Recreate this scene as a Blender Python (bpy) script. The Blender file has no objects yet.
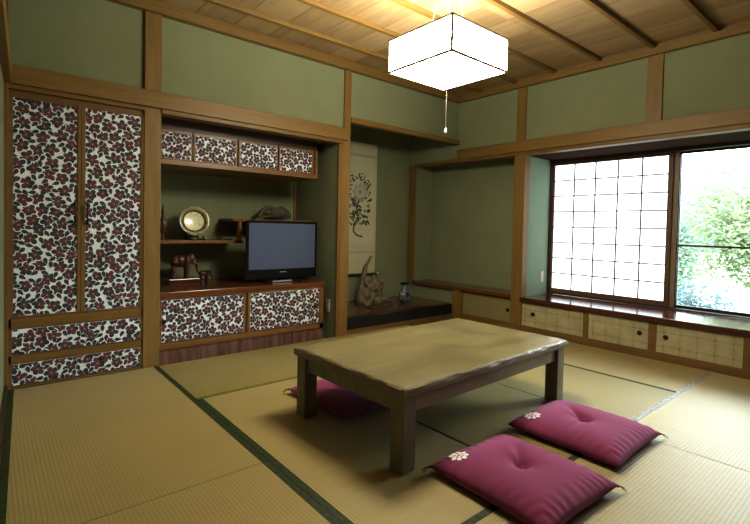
import bpy, bmesh, math, random
from mathutils import Vector, Matrix
random.seed(7)
S = bpy.context.scene
COL = S.collection
PI = math.pi

# ------------------------------------------------------------------ materials
def new_mat(name):
    m = bpy.data.materials.new(name); m.use_nodes = True
    nt = m.node_tree
    b = nt.nodes['Principled BSDF']
    return m, nt, b
def nd(nt, t, **kw):
    n = nt.nodes.new(t)
    for k, v in kw.items():
        setattr(n, k, v)
    return n
def lk(nt, a, b): nt.links.new(a, b)
def ramp(nt, fac, stops):
    r = nd(nt, 'ShaderNodeValToRGB')
    el = r.color_ramp.elements
    while len(el) < len(stops): el.new(.5)
    for e, (p, c) in zip(el, stops):
        e.position = p; e.color = (*c, 1)
    if fac is not None: lk(nt, fac, r.inputs['Fac'])
    return r
def mth(nt, op, a, b=None, c=None):
    n = nd(nt, 'ShaderNodeMath', operation=op)
    for i, v in enumerate((a, b, c)):
        if v is None: continue
        if isinstance(v, (int, float)): n.inputs[i].default_value = v
        else: lk(nt, v, n.inputs[i])
    return n.outputs[0]
def coords(nt, scale=(1, 1, 1), loc=(0, 0, 0)):
    t = nd(nt, 'ShaderNodeTexCoord'); mp = nd(nt, 'ShaderNodeMapping')
    mp.inputs['Scale'].default_value = scale; mp.inputs['Location'].default_value = loc
    lk(nt, t.outputs['Object'], mp.inputs['Vector'])
    return mp.outputs['Vector']
def noise(nt, vec, scale, detail=4, rough=.55, dist=0):
    n = nd(nt, 'ShaderNodeTexNoise')
    n.inputs['Scale'].default_value = scale; n.inputs['Detail'].default_value = detail
    n.inputs['Roughness'].default_value = rough; n.inputs['Distortion'].default_value = dist
    if vec is not None: lk(nt, vec, n.inputs['Vector'])
    return n.outputs['Fac']
def bump(nt, b, h, strength=.2, dist=.01):
    n = nd(nt, 'ShaderNodeBump')
    n.inputs['Strength'].default_value = strength; n.inputs['Distance'].default_value = dist
    lk(nt, h, n.inputs['Height']); lk(nt, n.outputs['Normal'], b.inputs['Normal'])
def flat(name, col, rough=.5, metal=0, spec=.5):
    m, nt, b = new_mat(name)
    v = coords(nt); f = noise(nt, v, 40, 2)
    r = ramp(nt, f, [(0, tuple(c*.88 for c in col)), (1, tuple(min(1, c*1.1) for c in col))])
    lk(nt, r.outputs['Color'], b.inputs['Base Color'])
    b.inputs['Roughness'].default_value = rough; b.inputs['Metallic'].default_value = metal
    b.inputs['Specular IOR Level'].default_value = spec
    return m
def wood(name, c1, c2, axis='x', rough=.42, fine=1.0, contrast=1.0, coat=0, spec=.5):
    m, nt, b = new_mat(name)
    sc = {'x': (1.2, 16, 16), 'y': (16, 1.2, 16), 'z': (16, 16, 1.2)}[axis]
    v = coords(nt, tuple(s*fine for s in sc))
    f = noise(nt, v, 1.6, 6, .6, .6)
    v2 = coords(nt, tuple(s*fine*5 for s in sc)); f2 = noise(nt, v2, 2.0, 3, .6)
    mix = mth(nt, 'ADD', mth(nt, 'MULTIPLY', f, .72), mth(nt, 'MULTIPLY', f2, .28))
    r = ramp(nt, mix, [(.5-.2/contrast, c1), (.5+.2/contrast, c2)])
    lk(nt, r.outputs['Color'], b.inputs['Base Color'])
    b.inputs['Roughness'].default_value = rough
    b.inputs['Coat Weight'].default_value = coat; b.inputs['Coat Roughness'].default_value = .15
    b.inputs['Specular IOR Level'].default_value = spec
    bump(nt, b, mix, .12, .004)
    return m
M = {}
for ax in 'xyz':
    M['post_'+ax] = wood('cedar_post_'+ax, (.192, .116, .030), (.30, .193, .058), ax, .5)
    M['frame_'+ax] = wood('cedar_frame_'+ax, (.165, .094, .024), (.25, .148, .042), ax, .5)
    M['red_'+ax] = wood('lacquered_red_wood_'+ax, (.055, .014, .009), (.12, .034, .018), ax, .16, coat=.5)
    M['dark_'+ax] = wood('dark_brown_sash_'+ax, (.055, .028, .018), (.09, .048, .03), ax, .45)
    M['light_'+ax] = wood('pale_sash_wood_'+ax, (.28, .21, .13), (.4, .3, .2), ax, .5)
M['sash_z'] = wood('brown_sash_z', (.13, .075, .04), (.2, .12, .07), 'z', .5)
M['soffit'] = flat('matt_dark_brown', (.06, .035, .022), 1, 0, .05)
M['shelf'] = wood('shelf_wood', (.17, .085, .026), (.27, .145, .05), 'x', .35)
M['shelf_z'] = wood('shelf_wood_z', (.2, .1, .03), (.30, .165, .06), 'z', .4)
M['counter'] = wood('red_brown_counter', (.13, .045, .014), (.22, .085, .026), 'x', .18, coat=.4)
M['alcove'] = wood('alcove_board', (.13, .05, .022), (.22, .09, .04), 'x', .2, coat=.35)
M['black'] = flat('black_lacquer', (.012, .010, .010), .22)
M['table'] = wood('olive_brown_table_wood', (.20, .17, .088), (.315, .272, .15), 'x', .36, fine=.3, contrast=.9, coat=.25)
def mottle(m, amt=.45):
    nt = m.node_tree; b = nt.nodes['Principled BSDF']
    src = b.inputs['Base Color'].links[0].from_socket
    n = noise(nt, coords(nt), 3.2, 5, .6, .8)
    r = ramp(nt, n, [(.3, (.62, .60, .52)), (.7, (1.12, 1.10, 1.0))])
    mx = nd(nt, 'ShaderNodeMix', data_type='RGBA', blend_type='MULTIPLY'); mx.inputs['Factor'].default_value = amt*2
    lk(nt, src, mx.inputs['A']); lk(nt, r.outputs[0], mx.inputs['B']); lk(nt, mx.outputs['Result'], b.inputs['Base Color'])
    lk(nt, mth(nt, 'ADD', mth(nt, 'MULTIPLY', n, .3), .22), b.inputs['Roughness'])
mottle(M['table'], .42)
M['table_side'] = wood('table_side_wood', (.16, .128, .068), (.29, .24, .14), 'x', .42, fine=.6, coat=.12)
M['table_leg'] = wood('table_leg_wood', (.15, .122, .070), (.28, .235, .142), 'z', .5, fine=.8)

def plaster(name, c):
    m, nt, b = new_mat(name)
    v = coords(nt); f = noise(nt, v, 2.2, 4); g = noise(nt, v, 180, 2)
    r = ramp(nt, f, [(.3, tuple(x*.93 for x in c)), (.7, tuple(x*1.05 for x in c))])
    lk(nt, r.outputs['Color'], b.inputs['Base Color'])
    b.inputs['Roughness'].default_value = .92; b.inputs['Specular IOR Level'].default_value = .2
    bump(nt, b, g, .15, .002)
    return m
M['plaster'] = plaster('green_plaster', (.28, .305, .185))
M['plaster_pale'] = plaster('pale_green_plaster', (.30, .40, .30))
M['plaster_left'] = plaster('pale_cream_green_wall', (.24, .27, .17))
M['concrete'] = plaster('grey_soil', (.22, .24, .18))

# ceiling boards run across the battens, overlapping
def ceiling_mat():
    m, nt, b = new_mat('ceiling_boards')
    t = nd(nt, 'ShaderNodeTexCoord'); sp = nd(nt, 'ShaderNodeSeparateXYZ'); lk(nt, t.outputs['Object'], sp.inputs[0])
    u = mth(nt, 'DIVIDE', sp.outputs['X'], .30)
    fl = mth(nt, 'FLOOR', u)
    wn = nd(nt, 'ShaderNodeTexWhiteNoise', noise_dimensions='2D')
    cb = nd(nt, 'ShaderNodeCombineXYZ'); lk(nt, fl, cb.inputs[0])
    ry = mth(nt, 'FLOOR', mth(nt, 'DIVIDE', mth(nt, 'ADD', sp.outputs['Y'], 10.32), 4.4)); lk(nt, ry, cb.inputs[1])
    lk(nt, cb.outputs[0], wn.inputs['Vector'])
    v = coords(nt, (14, 1.2, 14)); f = noise(nt, v, 1.4, 6, .6, .8)
    fr = mth(nt, 'FRACT', u)
    seam = mth(nt, 'MULTIPLY', mth(nt, 'LESS_THAN', fr, .035), .35)
    mix = mth(nt, 'SUBTRACT', mth(nt, 'ADD', mth(nt, 'MULTIPLY', f, .6), mth(nt, 'MULTIPLY', wn.outputs['Value'], .32)), seam)
    r = ramp(nt, mix, [(.1, (.25, .165, .075)), (.5, (.44, .325, .18)), (.85, (.54, .42, .25))])
    lk(nt, r.outputs['Color'], b.inputs['Base Color']); b.inputs['Roughness'].default_value = .45
    bump(nt, b, mth(nt, 'ADD', fr, f), .3, .004)
    return m
M['ceiling'] = ceiling_mat()

def tatami(name, axis, c):
    m, nt, b = new_mat(name)
    t = nd(nt, 'ShaderNodeTexCoord'); sp = nd(nt, 'ShaderNodeSeparateXYZ'); lk(nt, t.outputs['Object'], sp.inputs[0])
    across = sp.outputs['Y' if axis == 'x' else 'X']
    along = sp.outputs['X' if axis == 'x' else 'Y']
    w = mth(nt, 'SINE', mth(nt, 'MULTIPLY', across, 2*PI/.030))
    w2 = mth(nt, 'SINE', mth(nt, 'MULTIPLY', along, 2*PI/.009))
    rib = mth(nt, 'ABSOLUTE', w)
    sc = (160, 3, 1) if axis == 'y' else (3, 160, 1)
    sc = (sc[1]*1.0, sc[0], 1) if True else sc
    f = noise(nt, coords(nt, sc), 1.0, 3, .6)
    big = noise(nt, coords(nt), 1.7, 3)
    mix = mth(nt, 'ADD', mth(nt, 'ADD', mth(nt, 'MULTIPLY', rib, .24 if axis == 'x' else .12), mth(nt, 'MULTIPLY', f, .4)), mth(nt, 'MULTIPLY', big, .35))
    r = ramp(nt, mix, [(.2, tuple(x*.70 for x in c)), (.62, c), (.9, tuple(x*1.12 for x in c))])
    lk(nt, r.outputs['Color'], b.inputs['Base Color'])
    b.inputs['Roughness'].default_value = .52; b.inputs['Specular IOR Level'].default_value = .5
    b.inputs['Coat Weight'].default_value = .25; b.inputs['Coat Roughness'].default_value = .45; b.inputs['Sheen Weight'].default_value = .12; b.inputs['Sheen Roughness'].default_value = .4
    bump(nt, b, mth(nt, 'ADD', rib, mth(nt, 'MULTIPLY', w2, .12)), .36 if axis == 'x' else .2, .0035)
    return m
M['tatami_x'] = tatami('tatami_rush_along_x', 'x', (.47, .405, .20))
M['tatami_y'] = tatami('tatami_rush_along_y', 'y', (.45, .365, .15))
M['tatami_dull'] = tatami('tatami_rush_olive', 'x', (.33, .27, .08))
def heri(name, c):
    m, nt, b = new_mat(name)
    f = noise(nt, coords(nt), 60, 2)
    r = ramp(nt, f, [(.35, tuple(x*.6 for x in c)), (.65, tuple(x*1.4 for x in c))])
    lk(nt, r.outputs['Color'], b.inputs['Base Color']); b.inputs['Roughness'].default_value = .6
    return m
M['heri'] = heri('green_border_cloth', (.035, .055, .016))
M['heri_thin'] = heri('thin_dark_border_cloth', (.035, .04, .02))
M['heri_olive'] = heri('olive_border_cloth', (.20, .19, .045))
M['heri_sheen'] = heri('border_cloth_window_sheen', (.36, .39, .38))  # window reflection on the glossy border painted in as a pale colour

def gold_paper():
    m, nt, b = new_mat('gold_square_paper')
    t = nd(nt, 'ShaderNodeTexCoord'); sp = nd(nt, 'ShaderNodeSeparateXYZ'); lk(nt, t.outputs['Object'], sp.inputs[0])
    s = .117
    fy = mth(nt, 'FRACT', mth(nt, 'DIVIDE', mth(nt, 'ADD', sp.outputs['Y'], 5.85), s))
    fz = mth(nt, 'FRACT', mth(nt, 'DIVIDE', mth(nt, 'SUBTRACT', sp.outputs['Z'], -.047), s))
    dy = mth(nt, 'ABSOLUTE', mth(nt, 'SUBTRACT', fy, .5)); dz = mth(nt, 'ABSOLUTE', mth(nt, 'SUBTRACT', fz, .5))
    edge = mth(nt, 'MAXIMUM', dy, dz)
    line = mth(nt, 'MULTIPLY', mth(nt, 'GREATER_THAN', edge, .487), .05)
    soft = mth(nt, 'MULTIPLY', mth(nt, 'POWER', mth(nt, 'MULTIPLY', edge, 2), 5), .12)
    dot = mth(nt, 'MULTIPLY', mth(nt, 'GREATER_THAN', mth(nt, 'ADD', dy, dz), .945), .5)
    n = noise(nt, coords(nt), 9, 4)
    val = mth(nt, 'SUBTRACT', mth(nt, 'SUBTRACT', mth(nt, 'SUBTRACT', mth(nt, 'ADD', mth(nt, 'MULTIPLY', n, .55), .5), line), soft), dot)
    r = ramp(nt, val, [(.12, (.10, .065, .02)), (.5, (.33, .29, .155)), (.95, (.58, .54, .36))])
    lk(nt, r.outputs['Color'], b.inputs['Base Color']); b.inputs['Roughness'].default_value = .5
    return m
M['gold'] = gold_paper()
M['plain_paper'] = plaster('ochre_paper', (.28, .25, .125))
M['bronze'] = flat('dark_bronze', (.05, .025, .015), .35, .6)
M['iron'] = flat('dark_iron', (.03, .022, .02), .4, .5)
M['f_white'] = flat('print_white', (.86, .92, .98), .7)
M['f_maroon'] = flat('print_maroon', (.135, .062, .068), .7)
M['f_navy'] = flat('print_navy', (.042, .048, .072), .7)
M['f_green'] = flat('print_dark_green', (.042, .055, .052), .7)
M['f_red'] = flat('print_brick_red', (.21, .075, .07), .7)
M['f_pink'] = flat('print_pale_pink', (.62, .38, .36), .7)
M['plastic_white'] = flat('ivory_plastic', (.62, .58, .46), .4)
M['tvblack'] = flat('tv_black_plastic', (.010, .010, .012), .22)
M['silver'] = flat('silver_grey', (.45, .47, .52), .35, .3)
def screen():
    m, nt, b = new_mat('tv_screen')
    b.inputs['Base Color'].default_value = (.12, .155, .26, 1)  # reflection of the room put into the blue-grey base colour
    b.inputs['Roughness'].default_value = .22
    b.inputs['Coat Weight'].default_value = .7; b.inputs['Coat Roughness'].default_value = .12
    return m
M['screen'] = screen()

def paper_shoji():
    m, nt, b = new_mat('shoji_paper_glow')
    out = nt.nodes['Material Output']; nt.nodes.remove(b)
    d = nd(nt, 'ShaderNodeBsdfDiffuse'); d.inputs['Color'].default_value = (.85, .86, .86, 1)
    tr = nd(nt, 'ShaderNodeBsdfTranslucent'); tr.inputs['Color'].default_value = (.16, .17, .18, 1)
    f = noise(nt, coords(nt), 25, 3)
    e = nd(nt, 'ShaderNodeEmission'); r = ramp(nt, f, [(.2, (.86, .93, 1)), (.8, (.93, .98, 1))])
    lk(nt, r.outputs['Color'], e.inputs['Color']); e.inputs['Strength'].default_value = 1.7  # added glow standing in for daylight behind the paper
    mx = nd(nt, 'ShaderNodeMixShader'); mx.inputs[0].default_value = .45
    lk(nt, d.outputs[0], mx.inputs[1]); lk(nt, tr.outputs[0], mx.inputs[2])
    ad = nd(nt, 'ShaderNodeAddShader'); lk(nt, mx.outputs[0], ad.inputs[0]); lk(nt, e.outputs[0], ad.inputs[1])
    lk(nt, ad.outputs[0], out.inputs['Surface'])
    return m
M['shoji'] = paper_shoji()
def glass():
    m, nt, b = new_mat('window_glass')
    out = nt.nodes['Material Output']; nt.nodes.remove(b)
    t = nd(nt, 'ShaderNodeBsdfTransparent'); t.inputs['Color'].default_value = (.96, .98, .98, 1)
    g = nd(nt, 'ShaderNodeBsdfGlossy'); g.inputs['Roughness'].default_value = .02
    fr = nd(nt, 'ShaderNodeFresnel'); fr.inputs['IOR'].default_value = 1.45
    mx = nd(nt, 'ShaderNodeMixShader'); lk(nt, fr.outputs[0], mx.inputs[0])
    lk(nt, t.outputs[0], mx.inputs[1]); lk(nt, g.outputs[0], mx.inputs[2]); lk(nt, mx.outputs[0], out.inputs['Surface'])
    return m
M['glass'] = glass()
def emis(name, col, s):
    m, nt, b = new_mat(name)
    f = noise(nt, coords(nt), 5, 1)
    r = ramp(nt, f, [(0, tuple(c*.97 for c in col)), (1, col)])
    lk(nt, r.outputs['Color'], b.inputs['Emission Color'])
    b.inputs['Base Color'].default_value = (.8, .8, .78, 1)
    b.inputs['Emission Strength'].default_value = s
    return m
M['lamp'] = emis('lit_lamp_paper', (1.0, .94, .80), 42.0)
M['cord'] = flat('cream_cord', (.22, .20, .15), .7)
M['lamp_frame'] = flat('lamp_frame_wood', (.42, .38, .33), .5)

def cushion_mat():
    m, nt, b = new_mat('plum_cushion_cloth')
    v = coords(nt); f = noise(nt, v, 7, 4); g = noise(nt, v, 420, 2)
    r = ramp(nt, f, [(.3, (.225, .045, .105)), (.7, (.29, .062, .145))])
    lk(nt, r.outputs['Color'], b.inputs['Base Color']); b.inputs['Roughness'].default_value = .8
    b.inputs['Sheen Weight'].default_value = .45; b.inputs['Sheen Roughness'].default_value = .45
    b.inputs['Sheen Tint'].default_value = (.9, .55, .8, 1)
    b.inputs['Specular IOR Level'].default_value = .2
    bump(nt, b, g, .12, .001)
    return m
M['cushion'] = cushion_mat()
M['crest'] = flat('white_embroidery', (.92, .86, .86), .7)
M['thread'] = flat('ochre_thread', (.20, .10, .045), .8)
M['thread_plum'] = flat('plum_thread', (.09, .015, .035), .8)

def leaf_mat(name, c):
    m, nt, b = new_mat(name)
    out = nt.nodes['Material Output']; nt.nodes.remove(b)
    f = noise(nt, coords(nt), 1.4, 3)
    r = ramp(nt, f, [(.3, tuple(x*.75 for x in c)), (.7, tuple(min(1, x*1.2) for x in c))])
    d = nd(nt, 'ShaderNodeBsdfDiffuse'); t = nd(nt, 'ShaderNodeBsdfTranslucent')
    lk(nt, r.outputs['Color'], d.inputs['Color']); lk(nt, r.outputs['Color'], t.inputs['Color'])
    mx = nd(nt, 'ShaderNodeMixShader'); mx.inputs[0].default_value = .4
    lk(nt, d.outputs[0], mx.inputs[1]); lk(nt, t.outputs[0], mx.inputs[2]); lk(nt, mx.outputs[0], out.inputs['Surface'])
    return m
M['leaf_yellow'] = leaf_mat('yellow_green_leaf', (.21, .25, .15))
M['leaf_green'] = leaf_mat('pale_green_leaf', (.17, .22, .165))
M['leaf_blue'] = leaf_mat('blue_green_leaf', (.165, .21, .215))
M['bark'] = flat('grey_bark', (.20, .19, .16), .9)
M['hill'] = flat('hazy_hill', (.055, .072, .085), 1)

# ------------------------------------------------------------------ mesh helpers
ORIG = {}                      # object -> world origin of its root (translation only)
class MB:
    def __init__(s): s.bm = bmesh.new()
    def box(s, x0, x1, y0, y1, z0, z1, mi=0):
        vs = [s.bm.verts.new(p) for p in [(x0,y0,z0),(x1,y0,z0),(x1,y1,z0),(x0,y1,z0),(x0,y0,z1),(x1,y0,z1),(x1,y1,z1),(x0,y1,z1)]]
        for q in [(0,3,2,1),(4,5,6,7),(0,1,5,4),(1,2,6,5),(2,3,7,6),(3,0,4,7)]:
            f = s.bm.faces.new([vs[i] for i in q]); f.material_index = mi
        return s
    def poly(s, pts, mi=0):
        f = s.bm.faces.new([s.bm.verts.new(p) for p in pts]); f.material_index = mi; return s
    def prism(s, pts2, z0, z1, axis='z', mi=0):
        def P(a, b, c): return {'z': (a, b, c), 'y': (a, c, b), 'x': (c, a, b)}[axis]
        lo = [s.bm.verts.new(P(a, b, z0)) for a, b in pts2]; hi = [s.bm.verts.new(P(a, b, z1)) for a, b in pts2]
        n = len(pts2)
        s.bm.faces.new(lo[::-1]).material_index = mi; s.bm.faces.new(hi).material_index = mi
        for i in range(n): s.bm.faces.new((lo[i], lo[(i+1) % n], hi[(i+1) % n], hi[i])).material_index = mi
        return s
    def tube(s, pts, r, seg=8, mi=0, cap=True):
        pts = [Vector(p) for p in pts]
        rs = r if isinstance(r, (list, tuple)) else [r]*len(pts)
        rings = []
        up = Vector((0, 0, 1))
        for i, p in enumerate(pts):
            d = (pts[min(i+1, len(pts)-1)] - pts[max(i-1, 0)]).normalized()
            a = d.cross(up)
            if a.length < .05: a = d.cross(Vector((1, 0, 0)))
            a.normalize(); b = d.cross(a)
            rings.append([s.bm.verts.new(p + (a*math.cos(2*PI*k/seg) + b*math.sin(2*PI*k/seg))*rs[i]) for k in range(seg)])
        for A, B in zip(rings, rings[1:]):
            for k in range(seg):
                s.bm.faces.new((A[k], A[(k+1) % seg], B[(k+1) % seg], B[k])).material_index = mi
        if cap:
            s.bm.faces.new(rings[0][::-1]).material_index = mi; s.bm.faces.new(rings[-1]).material_index = mi
        return s
    def lathe(s, prof, c=(0, 0, 0), seg=32, mi=0):
        rings = []
        for r, z in prof:
            if r < 1e-5: rings.append([s.bm.verts.new((c[0], c[1], c[2]+z))])
            else: rings.append([s.bm.verts.new((c[0]+r*math.cos(2*PI*k/seg), c[1]+r*math.sin(2*PI*k/seg), c[2]+z)) for k in range(seg)])
        for A, B in zip(rings, rings[1:]):
            for k in range(seg):
                k2 = (k+1) % seg
                if len(A) == 1 and len(B) == 1: continue
                if len(A) == 1: f = (A[0], B[k2], B[k])
                elif len(B) == 1: f = (A[k], A[k2], B[0])
                else: f = (A[k], A[k2], B[k2], B[k])
                s.bm.faces.new(f).material_index = mi
        return s
    def sphere(s, c, r, u=12, v=8, mi=0, sc=(1, 1, 1), rot=None):
        mat = Matrix.Translation(c)
        if rot: mat = mat @ rot
        mat = mat @ Matrix.Diagonal((*sc, 1))
        n0 = len(s.bm.faces)
        bmesh.ops.create_uvsphere(s.bm, u_segments=u, v_segments=v, radius=r, matrix=mat)
        s.bm.faces.ensure_lookup_table()
        for f in s.bm.faces[n0:]: f.material_index = mi
        return s
    def build(s, name, mats, parent=None, smooth=False, bevel=0, seg=2, recalc=True):
        if recalc: bmesh.ops.recalc_face_normals(s.bm, faces=s.bm.faces)
        off = ORIG.get(parent.name, Vector((0, 0, 0))) if parent else Vector((0, 0, 0))
        if off.length: bmesh.ops.translate(s.bm, verts=s.bm.verts, vec=-off)
        me = bpy.data.meshes.new(name); s.bm.to_mesh(me); s.bm.free()
        for m in (mats if isinstance(mats, (list, tuple)) else [mats]): me.materials.append(m)
        o = bpy.data.objects.new(name, me); COL.objects.link(o)
        if parent: o.parent = parent
        ORIG[o.name] = off
        if smooth:
            for p in me.polygons: p.use_smooth = True
        if bevel:
            b = o.modifiers.new('Bevel', 'BEVEL'); b.width = bevel; b.segments = seg; b.limit_method = 'ANGLE'
            b.harden_normals = False
        return o
def tag(o, label, cat, group=None, kind=None):
    if label: o['label'] = label
    if cat: o['category'] = cat
    if group: o['group'] = group
    if kind: o['kind'] = kind
    return o
def thing(name, label, cat, loc, group=None, world=True, rot=(0, 0, 0)):
    o = bpy.data.objects.new(name, None); o.empty_display_size = .1; COL.objects.link(o)
    o.location = loc; o.rotation_euler = rot
    ORIG[o.name] = Vector(loc) if world else Vector((0, 0, 0))   # world=True: parts are authored in world coordinates
    return tag(o, label, cat, group)
def struct(name, mb, mat, label=None, cat=None, bevel=0, **k):
    o = mb.build(name, mat, None, bevel=bevel, **k); o['kind'] = 'structure'
    if label: o['label'] = label
    if cat: o['category'] = cat
    return o
TN = [0]
def trim(mb, mat, label, bevel=.003):
    TN[0] += 1
    return struct('trim_%d' % TN[0], mb, mat, label, 'trim', bevel)

# ------------------------------------------------------------------ room shell
XL, W, ZC, YN = .07, 4.278, 2.63, -4.6
struct('floor', MB().box(-1.5, 5.0, -4.7, 1.0, -.16, -.05), M['concrete'], 'subfloor under the straw mats', 'floor')
struct('ceiling', MB().box(-1.5, 5.0, -4.7, 1.0, ZC, ZC+.05), M['ceiling'], 'wooden board ceiling', 'ceiling')
struct('wall_left', MB().prism([(-.10, -2.0), (-.03, -2.0), (.085, .025), (.085, 1.0), (-.10, 1.0)], -.05, ZC), M['plaster_left'], 'pale wall on the far left edge', 'wall')
struct('wall_passage', MB().box(-1.4, -1.3, YN, -1.9, -.05, ZC).box(-1.3, -.08, -2.0, -1.9, -.05, ZC), M['dark_z'], 'unseen wall of the side passage beyond the left edge, darkened to cut bounce light', 'wall')  # out of view; dark colour chosen to lower the bounce fill
struct('wall_near', MB().box(-1.4, 5.0, YN-.1, YN, -.05, ZC), M['dark_z'], 'unseen wall opposite the alcove, darkened to cut bounce light', 'wall')  # unseen wall kept dark so less light bounces back
# back wall above the beams
struct('wall_back', MB().box(XL, 2.64, .025, .08, 1.84, ZC).box(2.64, W+.02, .025, .08, 2.10, ZC), M['plaster'], 'green plaster wall above the closet and alcove', 'wall')
struct('wall_niche', MB().box(.90, .975, .12, .88, -.05, 2.0).box(.975, 2.56, .80, .88, -.05, 2.0).box(2.56, 2.589, .03, .10, -.05, 1.84).box(2.56, 2.66, .10, .88, -.05, 2.0).box(.975, 2.56, .08, .80, 1.875, 1.95), M['plaster'],
       'green plaster recess behind the television', 'wall')
struct('wall_alcove', MB().box(2.66, W+.02, .83, .90, -.05, 2.5).box(2.66, 2.69, .10, .83, -.05, 2.5).box(2.66, W+.02, .08, .83, 2.4, 2.45), M['plaster'],
       'green plaster back wall of the display alcove', 'wall')
struct('wall_right', MB().box(W+.02, W+.10, YN, .08, 1.84, ZC).box(W+.02, W+.10, .08, .83, 1.87, 2.5)
       .box(W+.02, W+.10, .0, .83, -.05, .335).box(W+.02, W+.10, .70, .83, .335, 1.87)
       .box(W+.02, W+.10, YN, -3.4, -.05, 1.84), M['plaster'], 'green plaster upper wall over the window', 'wall')
struct('wall_recess', MB().box(4.60, 4.68, -.78, .83, -.05, 1.95).box(W+.10, 4.60, .70, .78, -.05, 1.95).box(W+.10, 4.60, -.78, .70, 1.87, 1.95), M['plaster'],
       'dark green back wall of the side recess', 'wall')
struct('wall_bay', MB().box(W+.10, 4.95, -.885, -.78, -.05, 1.95).box(W+.10, 4.95, -3.5, -3.4, -.05, 1.95)
       .box(4.80, 4.95, -3.4, -.885, -.05, .33).box(4.88, 4.95, -.885, .9, -.05, 2.7), M['plaster_pale'], 'pale green side wall of the window bay', 'wall')
# bay soffit
trim(MB().box(W+.10, 4.95, -3.4, -.885, 1.835, 1.87), M['soffit'], 'dark wooden soffit over the window bay')

# posts
def post(x0, x1, y0, y1, z0, z1, label): return trim(MB().box(x0, x1, y0, y1, z0, z1), M['post_z'], label)
post(.862, .975, 0, .12, -.05, 2.56, 'wooden post between the closet and the television recess')
post(2.59, 2.692, 0, .10, -.05, 1.86, 'wooden post between the television recess and the alcove')
post(2.615, 2.69, .004, .10, 1.86, 2.56, 'short upper post above the alcove post')
trim(MB().box(2.556, 2.592, .002, .03, -.05, 1.84), M['frame_z'], 'jamb at right side of the television recess')
post(W, W+.10, -.896, -.768, -.05, 1.84, 'wooden post at the corner of the window bay')
post(W+.004, W+.10, -.885, -.778, 1.98, 2.56, 'short upper post above the window bay corner')
post(W+.004, W+.10, -2.15, -2.03, 1.98, 2.56, 'short upper post above the middle of the window')
post(W+.004, W+.10, -3.45, -3.33, -.05, 2.56, 'wooden post beyond the window')
post(4.245, W+.02, -.11, 0.0, -.05, .335, 'short post under the recess shelf corner')
trim(MB().box(W-.015, W+.02, .70, .80, .37, 1.87), M['post_z'], 'vertical frame of the side recess')
trim(MB().box(XL, .105, -.01, .03, -.05, 2.56), M['frame_z'], 'corner stile at the left wall')
# nageshi beams
trim(MB().box(XL, 2.645, -.025, .03, 1.872, 1.987), M['post_x'], 'long beam over closet and television recess')
trim(MB().box(.975, 2.60, -.012, .10, 1.838, 1.872), M['frame_x'], 'lintel under the long beam')
trim(MB().box(XL, .862, -.005, .05, 1.842, 1.872), M['frame_x'], 'lintel over the closet doors')
trim(MB().box(2.692, W+.02, -.005, .06, 2.055, 2.105), M['post_x'], 'thin lintel over the display alcove')
trim(MB().box(W-.025, W+.03, YN, .0, 1.872, 1.987), M['post_y'], 'long beam over the window')
trim(MB().box(W-.008, W+.10, YN, .0, 1.838, 1.872), M['frame_y'], 'pale lintel edge under the window beam')
trim(MB().box(W-.01, W+.10, .005, .70, 1.845, 1.885), M['frame_y'], 'lintel of the side recess within the alcove')
trim(MB().prism([(-.03, -2.0), (.015, -2.0), (.118, -.03), (.07, -.03)], 1.872, 1.987), M['post_y'], 'beam on the left wall')
# cornice + ceiling battens
trim(MB().box(XL, W+.02, -.035, .03, 2.54, 2.595).box(XL, W+.02, -.012, .03, 2.595, ZC), M['post_x'], 'ceiling cornice on the alcove side')
trim(MB().box(W-.035, W+.03, YN, -.035, 2.54, 2.595).box(W-.012, W+.03, YN, -.03, 2.595, ZC), M['post_y'], 'ceiling cornice on the window side')
trim(MB().prism([(-.03, -2.0), (.025, -2.0), (.125, -.035), (.07, -.035)], 2.54, ZC), M['post_y'], 'ceiling cornice on the left side')
for i in range(10):
    y = -.33 - .436*i
    trim(MB().box(XL+.03 if y > -2 else -1.3, W-.012, y-.017, y+.017, 2.597, ZC), M['post_x'], 'thin ceiling batten')
# threshold / baseboard by window
struct('baseboard_right', MB().box(W-.006, W+.02, YN, -.11, -.05, .058), M['frame_y'], 'low wooden baseboard under the cupboards', 'baseboard', bevel=.002)
struct('baseboard_left', MB().prism([(-.03, -2.0), (.000, -2.0), (.103, -.01), (.07, -.01)], -.05, .03), M['dark_y'], 'low dark baseboard', 'baseboard')
# niche corner trim
trim(MB().box(2.535, 2.56, .78, .80, .5, 1.875), M['shelf_z'], 'thin vertical moulding in the recess corner')
# alcove dais
trim(MB().box(2.692, 4.24, .0, .09, .045, .165), M['black'], 'black lacquered sill of the display alcove', .006)
trim(MB().box(2.692, 4.24, .004, .09, -.05, .045), M['frame_x'], 'wooden base rail under the black alcove sill')
trim(MB().box(2.692, W+.02, .09, .83, .12, .163), M['alcove'], 'red-brown board floor of the display alcove')

# window sill and recess shelf
trim(MB().box(W-.03, 4.80, -3.4, -.896, .318, .36), M['red_y'], 'dark red polished window sill')
sh = MB().box(W-.022, 4.60, -.768, .70, .333, .37).build('recess_shelf', M['counter'], None, bevel=.003)
tag(sh, 'dark wooden shelf board of the side recess beside the alcove', 'shelf')

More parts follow.
